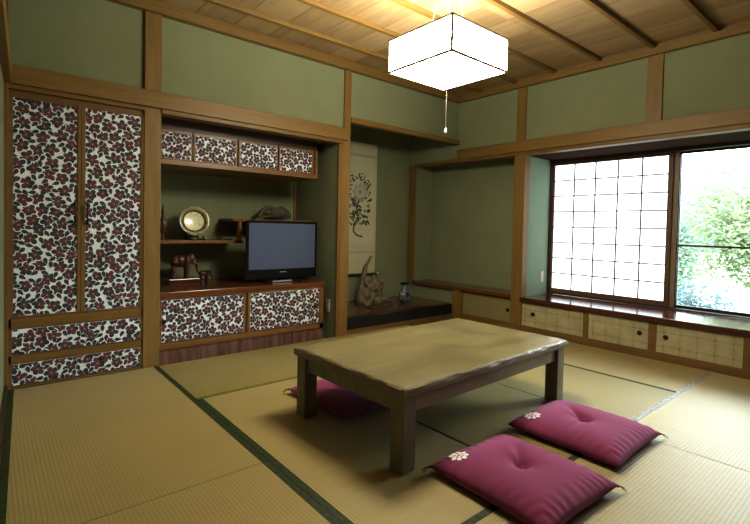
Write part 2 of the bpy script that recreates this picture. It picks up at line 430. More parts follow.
# ------------------------------------------------------------------ tatami mats
def mat_thing(x0, x1, y0, y1, axis, mat, label, borders, slant=None):
    g = .0015
    t = thing('tatami_mat', label, 'tatami mat', ((x0+x1)/2, (y0+y1)/2, -.05), 'tatami mats covering the floor')
    sl = slant or (x0+g, x0+g)      # left edge x at y0 and at y1
    MB().prism([(sl[0], y0+g), (x1-g, y0+g), (x1-g, y1-g), (sl[1], y1-g)], -.05, 0).build('rush_cover', mat, t, bevel=.003)
    for e, hmn in borders:
        w = .012 if hmn == 'heri_thin' else .03; z0, z1 = -.02, .0016
        if e == 'l': b = (x0+g-.0005, x0+w, y0+g, y1-g)
        if e == 'r': b = (x1-w, x1-g+.0005, y0+g, y1-g)
        if e == 'b': b = (x0+g, x1-g, y1-w, y1-g+.0005)
        if e == 'f': b = (x0+g, x1-g, y0+g-.0005, y0+w)
        if e == 'l': MB().prism([(sl[0]-.0005, y0+g), (sl[0]+w, y0+g), (sl[1]+w, y1-g), (sl[1]-.0005, y1-g)], z0, z1).build('cloth_border', M[hmn], t)
        else: MB().box(*b, z0, z1).build('cloth_border', M[hmn], t)
    return t
mat_thing(.082, .965, -1.74, -.002, 'y', M['tatami_y'], 'straw mat at left in front of the floral closet', [('l', 'heri'), ('r', 'heri')], (.014, .103))
mat_thing(.082, .965, -3.48, -1.74, 'y', M['tatami_y'], 'straw mat at the bottom left corner of the photo', [('l', 'heri'), ('r', 'heri')], (-.075, .012))
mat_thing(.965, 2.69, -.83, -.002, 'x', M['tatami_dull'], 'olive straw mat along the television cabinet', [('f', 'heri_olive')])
mat_thing(2.69, 3.53, -1.66, -.002, 'y', M['tatami_y'], 'straw mat in front of the display alcove behind table', [('r', 'heri')])
mat_thing(3.53, W-.008, -1.66, -.115, 'y', M['tatami_y'], 'straw mat in the corner below the recess shelf', [])
mat_thing(.965, 1.80, -2.56, -.83, 'y', M['tatami_y'], 'pale straw mat under the near left table leg', [('l', 'heri'), ('r', 'heri_thin')])
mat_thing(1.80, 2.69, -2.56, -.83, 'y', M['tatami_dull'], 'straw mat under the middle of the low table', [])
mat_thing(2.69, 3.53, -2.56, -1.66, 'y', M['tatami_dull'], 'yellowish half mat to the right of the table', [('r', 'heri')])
mat_thing(3.53, W-.008, -2.56, -1.66, 'y', M['tatami_y'], 'sunlit straw mat below the gold cupboards', [])
mat_thing(2.60, W-.008, -3.42, -2.56, 'x', M['tatami_x'], 'bright straw mat at the right edge of the photo', [('b', 'heri_sheen')])
mat_thing(.965, 2.60, -3.42, -2.56, 'x', M['tatami_x'], 'straw mat under the nearest plum cushion', [('b', 'heri')])
mat_thing(-1.29, W-.008, -4.59, -3.48, 'x', M['tatami_x'], 'straw mat beyond the near edge of the photo', [])
MB_ = MB().box(.965, W-.008, -3.48, -3.42, -.05, 0)
trim(MB_, M['frame_x'], 'threshold strip between the mats')

# ------------------------------------------------------------------ floral print
def clip(poly, x0, x1, z0, z1):
    def cut(P, f, inter):
        out = []
        for i in range(len(P)):
            a, b = P[i-1], P[i]
            fa, fb = f(a), f(b)
            if fb >= 0:
                if fa < 0: out.append(inter(a, b, fa, fb))
                out.append(b)
            elif fa >= 0: out.append(inter(a, b, fa, fb))
        return out
    it = lambda a, b, fa, fb: (a[0]+(b[0]-a[0])*fa/(fa-fb), a[1]+(b[1]-a[1])*fa/(fa-fb))
    for f in (lambda p: p[0]-x0, lambda p: x1-p[0], lambda p: p[1]-z0, lambda p: z1-p[1]):
        if not poly: return poly
        poly = cut(poly, f, it)
    return poly
FM = [M['f_white'], M['f_maroon'], M['f_navy'], M['f_green'], M['f_red'], M['f_pink']]
def floral(name, parent, x0, x1, z0, z1, y, sc=1.0, shape='petal'):
    sc *= 1.36
    rnd = random.Random(int(x0*1000)+int(z0*777))
    mb = MB().box(x0, x1, y, y+.004, z0, z1, 0)
    layer = [0]
    def put(pts, mi, lift):
        p = clip(pts, x0+.001, x1-.001, z0+.001, z1-.001)
        q = []
        for a in p:
            if not q or (a[0]-q[-1][0])**2+(a[1]-q[-1][1])**2 > 1e-10: q.append(a)
        if len(q) < 3: return
        mb.poly([(a, y-lift, b) for a, b in q], mi)
    def petal(cx, cz, ang, L, wd, mi, lift, r0=0, notch=False):
        P = []
        for t, w in [(0, .15), (.22, .55), (.5, .95), (.76, .92), (.93, .45)]:
            P.append((t, w))
        up = [(r0+L*t, wd*w*.5) for t, w in P]
        tip = [(r0+L*(1.0 if not notch else .93), 0)]
        dn = [(a, -b) for a, b in up[::-1]]
        c, s = math.cos(ang), math.sin(ang)
        pts = [(cx+a*c-b*s, cz+a*s+b*c) for a, b in up+tip+dn]
        put(pts, mi, lift)
    # blue-noise points
    pts = []
    dmin = .052*sc
    tries = int((x1-x0+.06)*(z1-z0+.06)/(dmin*dmin)*40)
    for _ in range(tries):
        p = (rnd.uniform(x0-.02, x1+.02), rnd.uniform(z0-.02, z1+.02))
        if all((p[0]-q[0])**2+(p[1]-q[1])**2 > dmin*dmin for q in pts): pts.append(p)
    occupied = []
    for i, (cx, cz) in enumerate(pts):
        L = rnd.uniform(.032, .038)*sc
        a0 = rnd.uniform(0, 2*PI)
        base = .0004 + (i % 9)*.00022
        for k in range(5):
            a = a0 + k*2*PI/5 + rnd.uniform(-.1, .1)
            ll = L*rnd.uniform(.86, 1.1)
            tip = (cx+math.cos(a)*ll, cz+math.sin(a)*ll)
            near = min([math.hypot(tip[0]-q[0], tip[1]-q[1]) for j, q in enumerate(pts) if j != i] or [1])
            if near < .018*sc: ll *= .72
            dark = rnd.random() < .55
            petal(cx, cz, a, ll*1.14, .0335*sc, 0, base)
            petal(cx, cz, a, ll, .0245*sc, (2 if rnd.random() < .6 else 3) if dark else 1, base+.00006)
            if dark: petal(cx, cz, a, ll*.45, .016*sc, 1, base+.0001)
        put([(cx+.0085*sc*math.cos(t*PI/4), cz+.0085*sc*math.sin(t*PI/4)) for t in range(8)], 4, base+.00014)
        put([(cx+.0038*sc*math.cos(t*PI/3), cz+.0038*sc*math.sin(t*PI/3)) for t in range(6)], 5, base+.0002)
    # leaves in the gaps
    for _ in range(int(tries*.6)):
        p = (rnd.uniform(x0, x1), rnd.uniform(z0, z1))
        if all(math.hypot(p[0]-q[0], p[1]-q[1]) > .034*sc for q in pts) and all(math.hypot(p[0]-q[0], p[1]-q[1]) > .026*sc for q in occupied):
            occupied.append(p)
            a = rnd.uniform(0, PI); L = .034*sc
            petal(p[0]-math.cos(a)*L*.55, p[1]-math.sin(a)*L*.55, a, L*1.18, .0235*sc, 0, .0026)
            petal(p[0]-math.cos(a)*L*.5, p[1]-math.sin(a)*L*.5, a, L, .0195*sc, 3 if rnd.random() < .6 else 2, .0027)
    o = mb.build(name, FM, parent, recalc=False)
    return o

# ------------------------------------------------------------------ closet
cl = thing('closet', 'tall built-in closet with floral doors and two wide drawers', 'closet', (.48, 0, 0))
MB().box(.105, .862, .02, .55, 1.808, 1.842).box(.105, .862, .006, .55, .375, .437).box(.105, .862, .006, .55, .158, .205)\
    .box(.105, .862, .006, .55, -.0, .014).box(.105, .12, .006, .55, .014, 1.808).box(.85, .862, .006, .55, .014, 1.808)\
    .box(.12, .85, .53, .55, .014, 1.808).build('case', M['frame_x'], cl, bevel=.002)
for (a, b, pa, pb, hx) in ((.121, .481, .127, .462, .448), (.4825, .849, .506, .842, .516)):
    d = MB().box(a, pa, .008, .03, .44, 1.806).box(pb, b, .008, .03, .44, 1.806).box(pa, pb, .008, .03, .44, .450).box(pa, pb, .008, .03, 1.796, 1.806)\
        .box(pa, pb, .02, .03, .45, 1.796).build('door', M['frame_z'], cl, bevel=.0015)
    floral('floral_panel', d, pa, pb, .450, 1.796, .014, .92)
    MB().tube([(hx, .012, 1.03), (hx, -.012, 1.045), (hx, -.016, 1.10), (hx, -.012, 1.155), (hx, .012, 1.17)], .006, 8).build('handle', M['iron'], d, smooth=True)
for (z0, z1) in ((.207, .372), (.016, .155)):
    d = MB().box(.121, .849, .012, .03, z0, z1).build('drawer', M['frame_x'], cl, bevel=.0015)
    floral('floral_front', d, .122, .848, z0+.004, z1-.003, .008, .92)

# ------------------------------------------------------------------ upper wall cabinet
yc = .20
uc = thing('wall_cabinet', 'shallow overhead cabinet with four floral doors above television recess', 'cabinet', (1.7, .4, 1.505))
MB().box(.985, 2.45, yc, .78, 1.505, 1.545).box(.985, 1.015, yc, .78, 1.545, 1.775)\
    .box(2.425, 2.45, yc, .78, 1.545, 1.775).box(.985, 2.45, .76, .78, 1.545, 1.775).box(1.0, 2.44, yc+.03, yc+.04, 1.545, 1.775).build('case', M['shelf'], uc, bevel=.002)
tr_ = MB().box(.985, 2.45, yc+.02, .78, 1.775, 1.868).build('top_rail', M['dark_x'], uc, bevel=.002); tr_['label'] = 'upper rail with shade painted dark'  # dark wood tone paints in the shade above the doors
for i, (a, b) in enumerate(((1.018, 1.265), (1.275, 1.64), (1.655, 2.025), (2.035, 2.395))):
    d = MB().box(a, b, yc+.008, yc+.026, 1.547, 1.773).build('sliding_door', M['shelf_z'], uc, bevel=.001)
    floral('floral_panel', d, a+.012, b-.012, 1.553, 1.755, yc+.003, .80)

# ------------------------------------------------------------------ low television cabinet
yl = .08
lc = thing('low_cabinet', 'low cabinet with two floral sliding doors below the television', 'cabinet', (1.7, .3, 0))
MB().box(.985, 2.475, yl-.01, .79, .49, .525).build('counter_top', M['counter'], lc, bevel=.004)
MB().box(.985, 2.465, yl, .78, .085, .135).box(.985, 1.01, yl, .78, .135, .49).box(2.425, 2.465, yl, .78, .085, .49)\
    .box(.985, 2.465, .76, .78, .085, .49).box(1.0, 2.44, yl+.035, yl+.05, .13, .49).box(.985, 2.465, yl, yl+.03, .475, .49).build('case', M['shelf'], lc, bevel=.002)

kp = MB().box(.985, 2.465, yl+.012, yl+.03, -.05, .085).build('kick_panel', wood('pinkish_kick_veneer', (.10, .045, .03), (.27, .15, .11), 'z', .4, fine=.8, contrast=1.6), lc)
kp['label'] = 'pinkish streaked veneer strip under the doors'
for i, (a, b) in enumerate(((1.012, 1.695), (1.70, 2.425))):
    yy = yl+.006+.012*(1-i)
    d = MB().box(a, b, yy, yy+.011, .137, .474).build('sliding_door', M['shelf_z'], lc, bevel=.001)
    floral('floral_panel', d, a+(.002 if i == 0 else .02), b-.03 if i == 0 else b-.012, .143, .462, yy-.004, .86)
    px = (1.03, 2.37)[i]
    MB().tube([(px, yy-.012, .30), (px, yy+.001, .30)], .017, 16).build('finger_pull', M['iron'], d, smooth=False)

# ------------------------------------------------------------------ staggered shelf
ss = thing('staggered_shelf', 'staggered wooden display shelf with short riser in the recess', 'shelf', (1.4, .6, .875))
MB().box(.975, 1.815, .45, .80, .878, .905).build('lower_board', M['shelf'], ss, bevel=.002)
MB().box(1.775, 1.80, .455, .50, .905, 1.078).build('riser', M['shelf_z'], ss, bevel=.002)
MB().box(1.72, 2.56, .46, .80, 1.078, 1.102).build('upper_board', M['shelf'], ss, bevel=.002)

# ------------------------------------------------------------------ television
tv = thing('television', 'flat black television standing on the low cabinet', 'television', (2.14, .3, .525))
Y0 = .275
MB().box(1.765, 2.505, Y0, Y0+.02, .555, 1.09).box(1.80, 2.47, Y0+.02, Y0+.075, .60, 1.06).build('casing', M['tvblack'], tv, bevel=.006)
MB().box(1.79, 2.48, Y0-.002, Y0+.004, .645, 1.068).build('screen', M['screen'], tv)
MB().box(2.10, 2.17, Y0-.003, Y0+.004, .612, .620).build('maker_mark', M['silver'], tv)
MB().box(2.10, 2.20, Y0+.02, Y0+.05, .53, .66).box(1.94, 2.32, Y0-.05, Y0+.13, .525, .545).build('stand', M['tvblack'], tv, bevel=.004)
MB().box(2.0, 2.20, Y0-.056, Y0-.050, .531, .545).build('control_strip', M['silver'], tv)

# ------------------------------------------------------------------ plate on stand
def plate_mat():
    m, nt, b = new_mat('painted_plate_glaze')
    t = nd(nt, 'ShaderNodeTexCoord')
    L = nd(nt, 'ShaderNodeVectorMath', operation='LENGTH'); 
    mp = nd(nt, 'ShaderNodeMapping'); mp.inputs['Scale'].default_value = (1, 1, 0); lk(nt, t.outputs['Object'], mp.inputs['Vector'])
    lk(nt, mp.outputs[0], L.inputs[0])
    rr = mth(nt, 'DIVIDE', L.outputs['Value'], .145)
    n = noise(nt, coords(nt), 34, 4, .7)
    rim = ramp(nt, n, [(.35, (.11, .12, .045)), (.5, (.36, .33, .22)), (.62, (.42, .28, .2)), (.72, (.62, .62, .5))])
    cen = ramp(nt, noise(nt, coords(nt), 22, 5, .7, 1.5), [(.36, (.45, .46, .28)), (.46, (.85, .84, .58)), (.7, (.97, .96, .80))])
    grn = ramp(nt, n, [(.4, (.05, .09, .012)), (.6, (.16, .19, .05))])
    m1 = nd(nt, 'ShaderNodeMix', data_type='RGBA'); m2 = nd(nt, 'ShaderNodeMix', data_type='RGBA')
    lk(nt, mth(nt, 'GREATER_THAN', rr, .66), m1.inputs['Factor']); lk(nt, cen.outputs[0], m1.inputs['A']); lk(nt, grn.outputs[0], m1.inputs['B'])
    lk(nt, mth(nt, 'GREATER_THAN', rr, .78), m2.inputs['Factor']); lk(nt, m1.outputs['Result'], m2.inputs['A']); lk(nt, rim.outputs[0], m2.inputs['B'])
    lk(nt, m2.outputs['Result'], b.inputs['Base Color']); b.inputs['Roughness'].default_value = .18
    return m
pl = MB().lathe([(0, .012), (.09, .012), (.10, .016), (.112, .028), (.143, .040), (.146, .038), (.143, .034), (.112, .020), (.09, .002), (.06, .0), (0, .0)], seg=48)\
    .build('decorative_plate', plate_mat(), None, smooth=True)
pl.scale = (.89, .89, .89)
pl.location = (1.415, .60, 1.068)
pl.rotation_euler = (PI/2 - .20, 0, -.12)
tag(pl, 'round painted plate with cream centre and patterned rim on shelf', 'plate')
st = thing('plate_stand', 'small black stand holding up the round plate', 'plate stand', (1.425, .6, .905))
for s in (-1, 1):
    MB().tube([(1.425+s*.055, .535, .911), (1.425+s*.055, .545, .940)], .006, 8).tube([(1.425+s*.055, .50, .911), (1.425+s*.055, .69, .911)], .006, 8)\
        .tube([(1.425+s*.055, .68, .911), (1.425+s*.04, .68, 1.04)], .006, 8).build('leg', M['black'], st, smooth=True)
MB().tube([(1.37, .67, .93), (1.48, .67, .93)], .005, 8).build('crossbar', M['black'], st, smooth=True)

# ------------------------------------------------------------------ remeshed organic shapes
def blob(name, parts, mat, parent=None, voxel=.006, smooth=4, loc=None):
    mb = MB()
    for p in parts:
        if p[0] == 's': mb.sphere(p[1], p[2], 14, 10, sc=p[3] if len(p) > 3 else (1, 1, 1), rot=p[4] if len(p) > 4 else None)
        else: mb.tube(p[1], p[2], 12)
    o = mb.build(name, mat, parent)
    r = o.modifiers.new('Remesh', 'REMESH'); r.mode = 'VOXEL'; r.voxel_size = voxel; r.use_smooth_shade = True
    s = o.modifiers.new('Smooth', 'SMOOTH'); s.factor = .5; s.iterations = smooth
    return o
M['carved'] = wood('carved_red_brown_wood', (.035, .014, .008), (.13, .052, .026), 'z', .35, fine=2.5, coat=.15)
M['ivory'] = flat('pale_tusk', (.55, .50, .38), .4)
def elephant(x, y, z, s, label, mat, mirror=1, rz=0, ears=True):
    t = thing('elephant_figurine', label, 'figurine', (x, y, z), 'carved elephants', world=False, rot=(0, 0, rz))
    t.scale = (s, s, s)
    P = [('s', (0, 0, .172), .062, (1.35, .92, 1.02)), ('s', (-.045, 0, .17), .058, (1, .95, 1.05)), ('s', (.05, 0, .165), .056, (1, .9, 1.0)),
         ('s', (.105, 0, .20), .042, (1, .85, 1.15)), ('s', (.085, 0, .19), .045),
         ('t', [(.125, 0, .195), (.148, 0, .165), (.158, 0, .12), (.160, 0, .08), (.170, 0, .055), (.182, 0, .05)], [.027, .022, .016, .012, .010, .008]),
         ('t', [(-.10, 0, .20), (-.115, 0, .16), (-.117, 0, .11)], [.008, .006, .007])]
    for sx, lx in ((-.062, -.066), (.058, .062)):
        for sy in (-.03, .03):
            P.append(('t', [(sx, sy, .165), (lx, sy, .09), (lx, sy, .03), (lx+.002, sy, 0.0)], [.034, .024, .021, .024]))
    b = blob('body', P, mat, t, .0055, 3)
    for sy in (-1, 1):
        e = MB()
        ring = [(.10, .035, .225), (.075, .050, .232), (.048, .060, .215), (.040, .064, .18), (.055, .060, .145), (.078, .050, .13), (.096, .040, .16)]
        pts = [(a, sy*bb, c) for a, bb, c in ring]
        cin = e.bm.verts.new((.07, sy*.058, .185)); vs = [e.bm.verts.new(p) for p in pts]
        for k in range(len(vs)): e.bm.faces.new((cin, vs[k], vs[(k+1) % len(vs)]))
        o = e.build('ear', mat, t, smooth=True); so = o.modifiers.new('Solid', 'SOLIDIFY'); so.thickness = .006; so.offset = 0
        MB().tube([(.125, sy*.018, .175), (.142, sy*.024, .150), (.166, sy*.024, .138)], [.006, .005, .002], 8).build('tusk', M['ivory'], t, smooth=True)
    return t
elephant(1.29, .56, .575, .86, 'large carved wooden elephant standing on a base block at left', M['carved'], rz=-.15)
elephant(1.51, .60, .525, .44, 'small dark carved elephant beside the large elephant', M['carved'], rz=.1)
bs = MB().box(1.17, 1.43, .46, .66, .525, .575).build('display_base', M['red_x'], None, bevel=.004)
tag(bs, 'dark red wooden base block under the large elephant', 'base')
sm = MB().lathe([(0, 0), (.028, 0), (.030, .006), (.012, .014), (.010, .05), (.026, .08), (.040, .12), (.036, .16), (.016, .19), (.010, .215), (.015, .235), (.010, .255), (.003, .30), (0, .302)], seg=20)\
    .build('slim_ornament', M['carved'], None, smooth=True)
sm.location = (1.135, .52, .905)
tag(sm, 'slim dark pointed ornament at left end of plate shelf', 'ornament')

# driftwood ornament on upper shelf
M['drift'] = wood('weathered_driftwood', (.07, .06, .035), (.30, .265, .17), 'z', .85, fine=2.2, contrast=1.6, spec=.1)
M['rock'] = wood('grey_brown_rock', (.055, .045, .032), (.16, .13, .09), 'x', .6, fine=1.3)
o = blob('viewing_stone', [('t', [(2.06, .64, 1.105), (2.085, .64, 1.155), (2.13, .64, 1.195), (2.19, .64, 1.205)], [.028, .024, .022, .028]),
     ('s', (2.24, .64, 1.14), .055, (1.2, .7, .9)), ('s', (2.31, .64, 1.15), .055, (1.25, .7, 1.0)), ('s', (2.37, .64, 1.13), .04, (1.2, .8, .9)),
     ('t', [(2.19, .64, 1.20), (2.26, .65, 1.185), (2.30, .65, 1.21), (2.37, .64, 1.17), (2.41, .64, 1.115)], [.018, .02, .02, .024, .016]),
     ('t', [(2.07, .64, 1.116), (2.40, .64, 1.116)], .014)], M['rock'], None, .007, 2)
o.location.z += .022
tag(o, 'knobbly grey arched ornament on shelf above the television', 'ornament')

# driftwood root in alcove
R0 = random.Random(3)
P = [('t', [(3.215, .42, .40), (3.225, .42, .52), (3.25, .42, .62), (3.30, .42, .69), (3.335, .42, .735)], [.045, .034, .024, .016, .009]),
     ('s', (3.25, .42, .33), .095, (.95, .8, 1.3)), ('s', (3.34, .42, .30), .09, (1.05, .8, 1.2)), ('s', (3.19, .42, .26), .055, (.9, .9, 1.5)),
     ('s', (3.40, .42, .25), .065, (1.2, .8, 1.0)),
     ('t', [(3.17, .42, .175), (3.175, .42, .28), (3.20, .42, .42), (3.235, .42, .47)], [.026, .03, .026, .018]),
     ('t', [(3.27, .38, .20), (3.33, .37, .30), (3.31, .38, .42), (3.36, .40, .50), (3.345, .40, .545)], [.04, .026, .026, .022, .010]),
     ('t', [(3.36, .42, .46), (3.41, .42, .40), (3.43, .42, .31), (3.40, .42, .22)], [.020, .024, .022, .025]),
     ('t', [(3.25, .40, .20), (3.38, .38, .215), (3.50, .40, .225), (3.60, .41, .20), (3.665, .42, .19)], [.036, .040, .036, .026, .014]),
     ('t', [(3.44, .42, .23), (3.50, .44, .27), (3.56, .44, .255), (3.62, .44, .215)], [.025, .020, .016, .013]),
     ('t', [(3.20, .36, .178), (3.26, .34, .20), (3.28, .36, .28)], [.018, .024, .018])]
for k in range(26):
    a = R0.uniform(0, 1); P.append(('s', (3.19+.26*a, .42+R0.uniform(-.085, -.03), .20+R0.uniform(0, .27)), R0.uniform(.016, .034), (1, 1, R0.uniform(.8, 1.8))))
o = blob('driftwood_root', P, M['drift'], None, .0075, 1)
tag(o, 'gnarled driftwood root with an upright horn in the alcove', 'driftwood')

# vase
def vase_mat():
    m, nt, b = new_mat('blue_white_vase_glaze')
    n = noise(nt, coords(nt), 24, 3, .6, 1.2)
    r = ramp(nt, n, [(.40, (.03, .035, .055)), (.5, (.09, .10, .14)), (.60, (.32, .34, .36)), (.78, (.5, .5, .48))])
    lk(nt, r.outputs[0], b.inputs['Base Color']); b.inputs['Roughness'].default_value = .15
    return m
v = thing('vase', 'small dark blue and white patterned vase in the alcove', 'vase', (3.80, .36, .163), world=False)
MB().lathe([(0, 0), (.042, 0), (.045, .006), (.060, .03), (.072, .065), (.070, .10), (.052, .14), (.038, .165), (.036, .20), (.046, .222), (.040, .222), (.030, .20), (.030, .168), (.045, .13), (.06, .09), (0, .02)], seg=32).build('body', vase_mat(), v, smooth=True)
r_ = MB().lathe([(.046, .220), (.062, .232), (.062, .238), (.050, .238), (.040, .224), (.046, .220)], seg=32).build('rim', M['black'], v, smooth=True)
r_['label'] = 'black flared rim'

# hanging scroll
sc = thing('hanging_scroll', 'hanging scroll with ink-painted pale flower in the alcove', 'scroll', (3.42, .80, .45))
M['scroll_paper'] = plaster('scroll_silk', (.66, .66, .48))
M['scroll_mount'] = plaster('scroll_mount_cloth', (.62, .62, .44))
yp = .815
MB().box(3.14, 3.715, yp, yp+.004, .47, 2.05).build('mount', M['scroll_mount'], sc)
MB().box(3.185, 3.675, yp-.0015, yp+.001, .86, 1.88).build('painting_sheet', M['scroll_paper'], sc)
M['band'] = plaster('pale_band', (.50, .50, .38))
MB().box(3.14, 3.715, yp-.001, yp+.0, .735, .755).build('cloth_band', M['band'], sc)
MB().box(3.14, 3.715, yp-.001, yp, 1.90, 1.93).build('cloth_band', M['band'], sc)
MB().tube([(3.125, yp-.008, .475), (3.735, yp-.008, .475)], .014, 12).build('roller', M['dark_x'], sc, smooth=True)
MB().tube([(3.735, yp-.008, .475), (3.765, yp-.008, .475)], .018, 12).build('roller_knob', M['plastic_white'], sc, smooth=True)
MB().box(3.14, 3.715, yp-.006, yp+.006, 2.04, 2.065).build('top_rod', M['scroll_mount'], sc)
MB().tube([(3.25, yp, 2.065), (3.43, yp, 2.20), (3.60, yp, 2.065)], .003, 6).build('hanging_cord', M['thread'], sc)
# painted peony
pm = MB(); rs = random.Random(5)
def blotch(cx, cz, rx, rz, ang, mi, y):
    c, s = math.cos(ang), math.sin(ang); pts = []
    for k in range(10):
        a = 2*PI*k/10; q = 1+rs.uniform(-.18, .18); x, z = rx*q*math.cos(a), rz*q*math.sin(a)
        pts.append((cx+x*c-z*s, y, cz+x*s+z*c))
    pm.poly(pts, mi)
yy = yp-.0025
for k in range(70):
    a = rs.uniform(0, 2*PI); d = rs.uniform(.11, .22)
    blotch(3.43+d*.85*math.cos(a), 1.50+d*math.sin(a)*.9 + .03, .018, .009, rs.uniform(0, PI), 0 if rs.random() < .6 else 1, yy-.00002*k)
for k in range(16):
    a = k*2*PI/8; d = .075 if k < 8 else .036
    blotch(3.455+d*math.cos(a), 1.47+d*math.sin(a), .044, .034, a, 2 if k < 8 else 4, yy-.002-.0001*k)
for k in range(9):
    a = 2*PI*k/9; blotch(3.455+.016*math.cos(a), 1.47+.016*math.sin(a), .009, .003, a, 3, yy-.004-.0001*k)
for k in range(75):
    cz = rs.uniform(1.08, 1.42); sp = .19-(1.42-cz)*.15
    blotch(3.44+rs.uniform(-sp, sp), cz, rs.uniform(.018, .036), rs.uniform(.008, .014), rs.uniform(-.9, .9), 1 if rs.random() < .55 else 0, yy-.0016-.00002*k)
pts = [(3.44, 1.38), (3.40, 1.28), (3.43, 1.18), (3.37, 1.08), (3.36, 1.0), (3.42, .95), (3.50, .935)]
for (a, b) in zip(pts, pts[1:]):
    dx, dz = b[0]-a[0], b[1]-a[1]; l = math.hypot(dx, dz); nx, nz = -dz/l*.009, dx/l*.009
    pm.poly([(a[0]+nx, yy-.004, a[1]+nz), (b[0]+nx, yy-.004, b[1]+nz), (b[0]-nx, yy-.004, b[1]-nz), (a[0]-nx, yy-.004, a[1]-nz)], 0)
pm.build('ink_painting', [flat('dark_ink', (.055, .06, .045), .9), flat('grey_green_ink', (.15, .18, .12), .9), flat('petal_wash', (.50, .46, .42), .9), flat('flower_heart', (.12, .06, .05), .9), flat('inner_petal', (.58, .54, .50), .9)], sc, recalc=False)

# ------------------------------------------------------------------ cupboards under sill and shelf
def cupboard(name, label, y0, y1, frames, doors, x, xd):
    t = thing(name, label, 'cupboard', (x, (y0+y1)/2, .05))
    mb = MB().box(x+.05, x+.30, y0, y1, .058, .07).box(x, x+.02, y0, y1, .300, .317).box(x, x+.02, y0, y1, .058, .066)
    for (a, b) in frames: mb.box(x, x+.022, a, b, .066, .300)
    mb.build('frame', M['frame_y'], t, bevel=.0015)
    for i, (a, b, pull, mat) in enumerate(doors):
        d = MB().box(xd, xd+.012, a, b, .066, .300).build('sliding_door', mat, t)
        if pull: MB().tube([(xd-.004, pull, .197), (xd+.001, pull, .197)], .020, 16).tube([(xd-.006, pull, .197), (xd-.003, pull, .197)], .009, 10).build('finger_pull', M['bronze'], d)
    return t
cupboard('low_cupboard', 'low cupboard with gold squared sliding doors below the window sill', -3.33, -.896,
         [(-1.606, -1.556), (-2.175, -2.115), (-2.81, -2.755), (-3.33, -3.30), (-.91, -.896)],
         [(-1.556, -.91, -1.035, M['gold']), (-2.115, -1.606, -2.045, M['gold']), (-2.755, -2.175, -2.245, M['gold']), (-3.30, -2.81, -2.9, M['gold'])], W, W+.008)
cupboard('recess_cupboard', 'plain ochre cupboard below the side recess shelf', -.766, -.112, [(-.13, -.112)], [(-.766, -.13, -.735, M['plain_paper'])], W+.002, W+.008)

# ------------------------------------------------------------------ window and shoji
xw = 4.80
wd = thing('window_1', 'wide bay window with dark wooden frame', 'window', (xw, -2.1, .36)); wd['kind'] = 'structure'
MB().box(xw, xw+.10, -3.4, -.885, 1.805, 1.838).build('head', M['dark_y'], wd, bevel=.003)
MB().box(xw, xw+.10, -.905, -.885, .36, 1.805).box(xw, xw+.10, -3.4, -3.38, .36, 1.805).build('jamb', M['dark_z'], wd, bevel=.002)
MB().box(xw, xw+.10, -3.38, -.905, .36, .375).build('bottom_track', M['dark_y'], wd, bevel=.002)
for (a, b) in ((-2.13, -.91), (-3.375, -2.112)):
    xg = 4.885 if a < -2.5 else 4.868
    s_ = MB().box(xg-.012, xg+.012, a, a+.03, .375, 1.805).box(xg-.012, xg+.012, b-.022, b, .375, 1.805).box(xg-.012, xg+.012, a+.03, b-.022, .375, .40)\
        .box(xg-.012, xg+.012, a+.03, b-.022, 1.785, 1.805).box(xg-.012, xg+.012, a+.03, b-.022, .94, .957).build('sash', flat('black_sash', (.03, .032, .03), .4), wd, bevel=.0015)
    MB().box(xg-.002, xg+.002, a+.03, b-.022, .40, .94).build('glass_pane', M['glass'], s_)
    MB().box(xg-.002, xg+.002, a+.03, b-.022, .957, 1.785).build('glass_pane', M['glass'], s_)
# beige stile seen beside the shoji
MB().box(4.842, 4.852, -2.122, -2.083, .375, 1.805).build('beige_stile', M['light_z'], wd, bevel=.001)
sj = thing('shoji_screen', 'white paper shoji screen with thin lattice in left half of window', 'shoji screen', (4.825, -1.5, .375))
ya, yb = -2.085, -.91
xs = 4.815
MB().box(xs, xs+.025, ya, ya+.04, .377, 1.803).box(xs, xs+.025, yb-.022, yb, .377, 1.803).box(xs, xs+.025, ya+.04, yb-.022, .377, .425)\
    .box(xs, xs+.025, ya+.04, yb-.022, 1.775, 1.803).build('frame', M['sash_z'], sj, bevel=.0015)
lat = MB()
for k in range(1, 5):
    y = ya+.04 + (yb-.022-ya-.04)*k/5; lat.box(xs+.004, xs+.014, y-.005, y+.005, .425, 1.775)
for k in range(1, 8):
    z = .425+(1.775-.425)*k/8; lat.box(xs+.005, xs+.015, ya+.04, yb-.022, z-.005, z+.005)
lat.build('lattice', flat('lattice_wood', (.10, .08, .06), .6), sj)
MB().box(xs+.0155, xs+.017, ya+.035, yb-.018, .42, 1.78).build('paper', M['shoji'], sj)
# wall switch in bay, small outlet in recess
sw = thing('wall_switch', 'small ivory switch plate on side wall of window bay', 'switch', (4.68, -.885, .55))
MB().box(4.66, 4.715, -.893, -.885, .49, .61).build('plate', M['plastic_white'], sw, bevel=.002)
MB().box(4.678, 4.698, -.897, -.892, .53, .57).build('rocker', M['plastic_white'], sw, bevel=.001)
ol = thing('wall_outlet', 'small ivory outlet low on side wall right of television cabinet', 'outlet', (2.56, .12, .28))
MB().box(2.552, 2.56, .105, .17, .22, .34).build('plate', M['plastic_white'], ol, bevel=.002)
MB().box(2.549, 2.553, .125, .15, .255, .305).build('socket', M['plastic_white'], ol, bevel=.001)

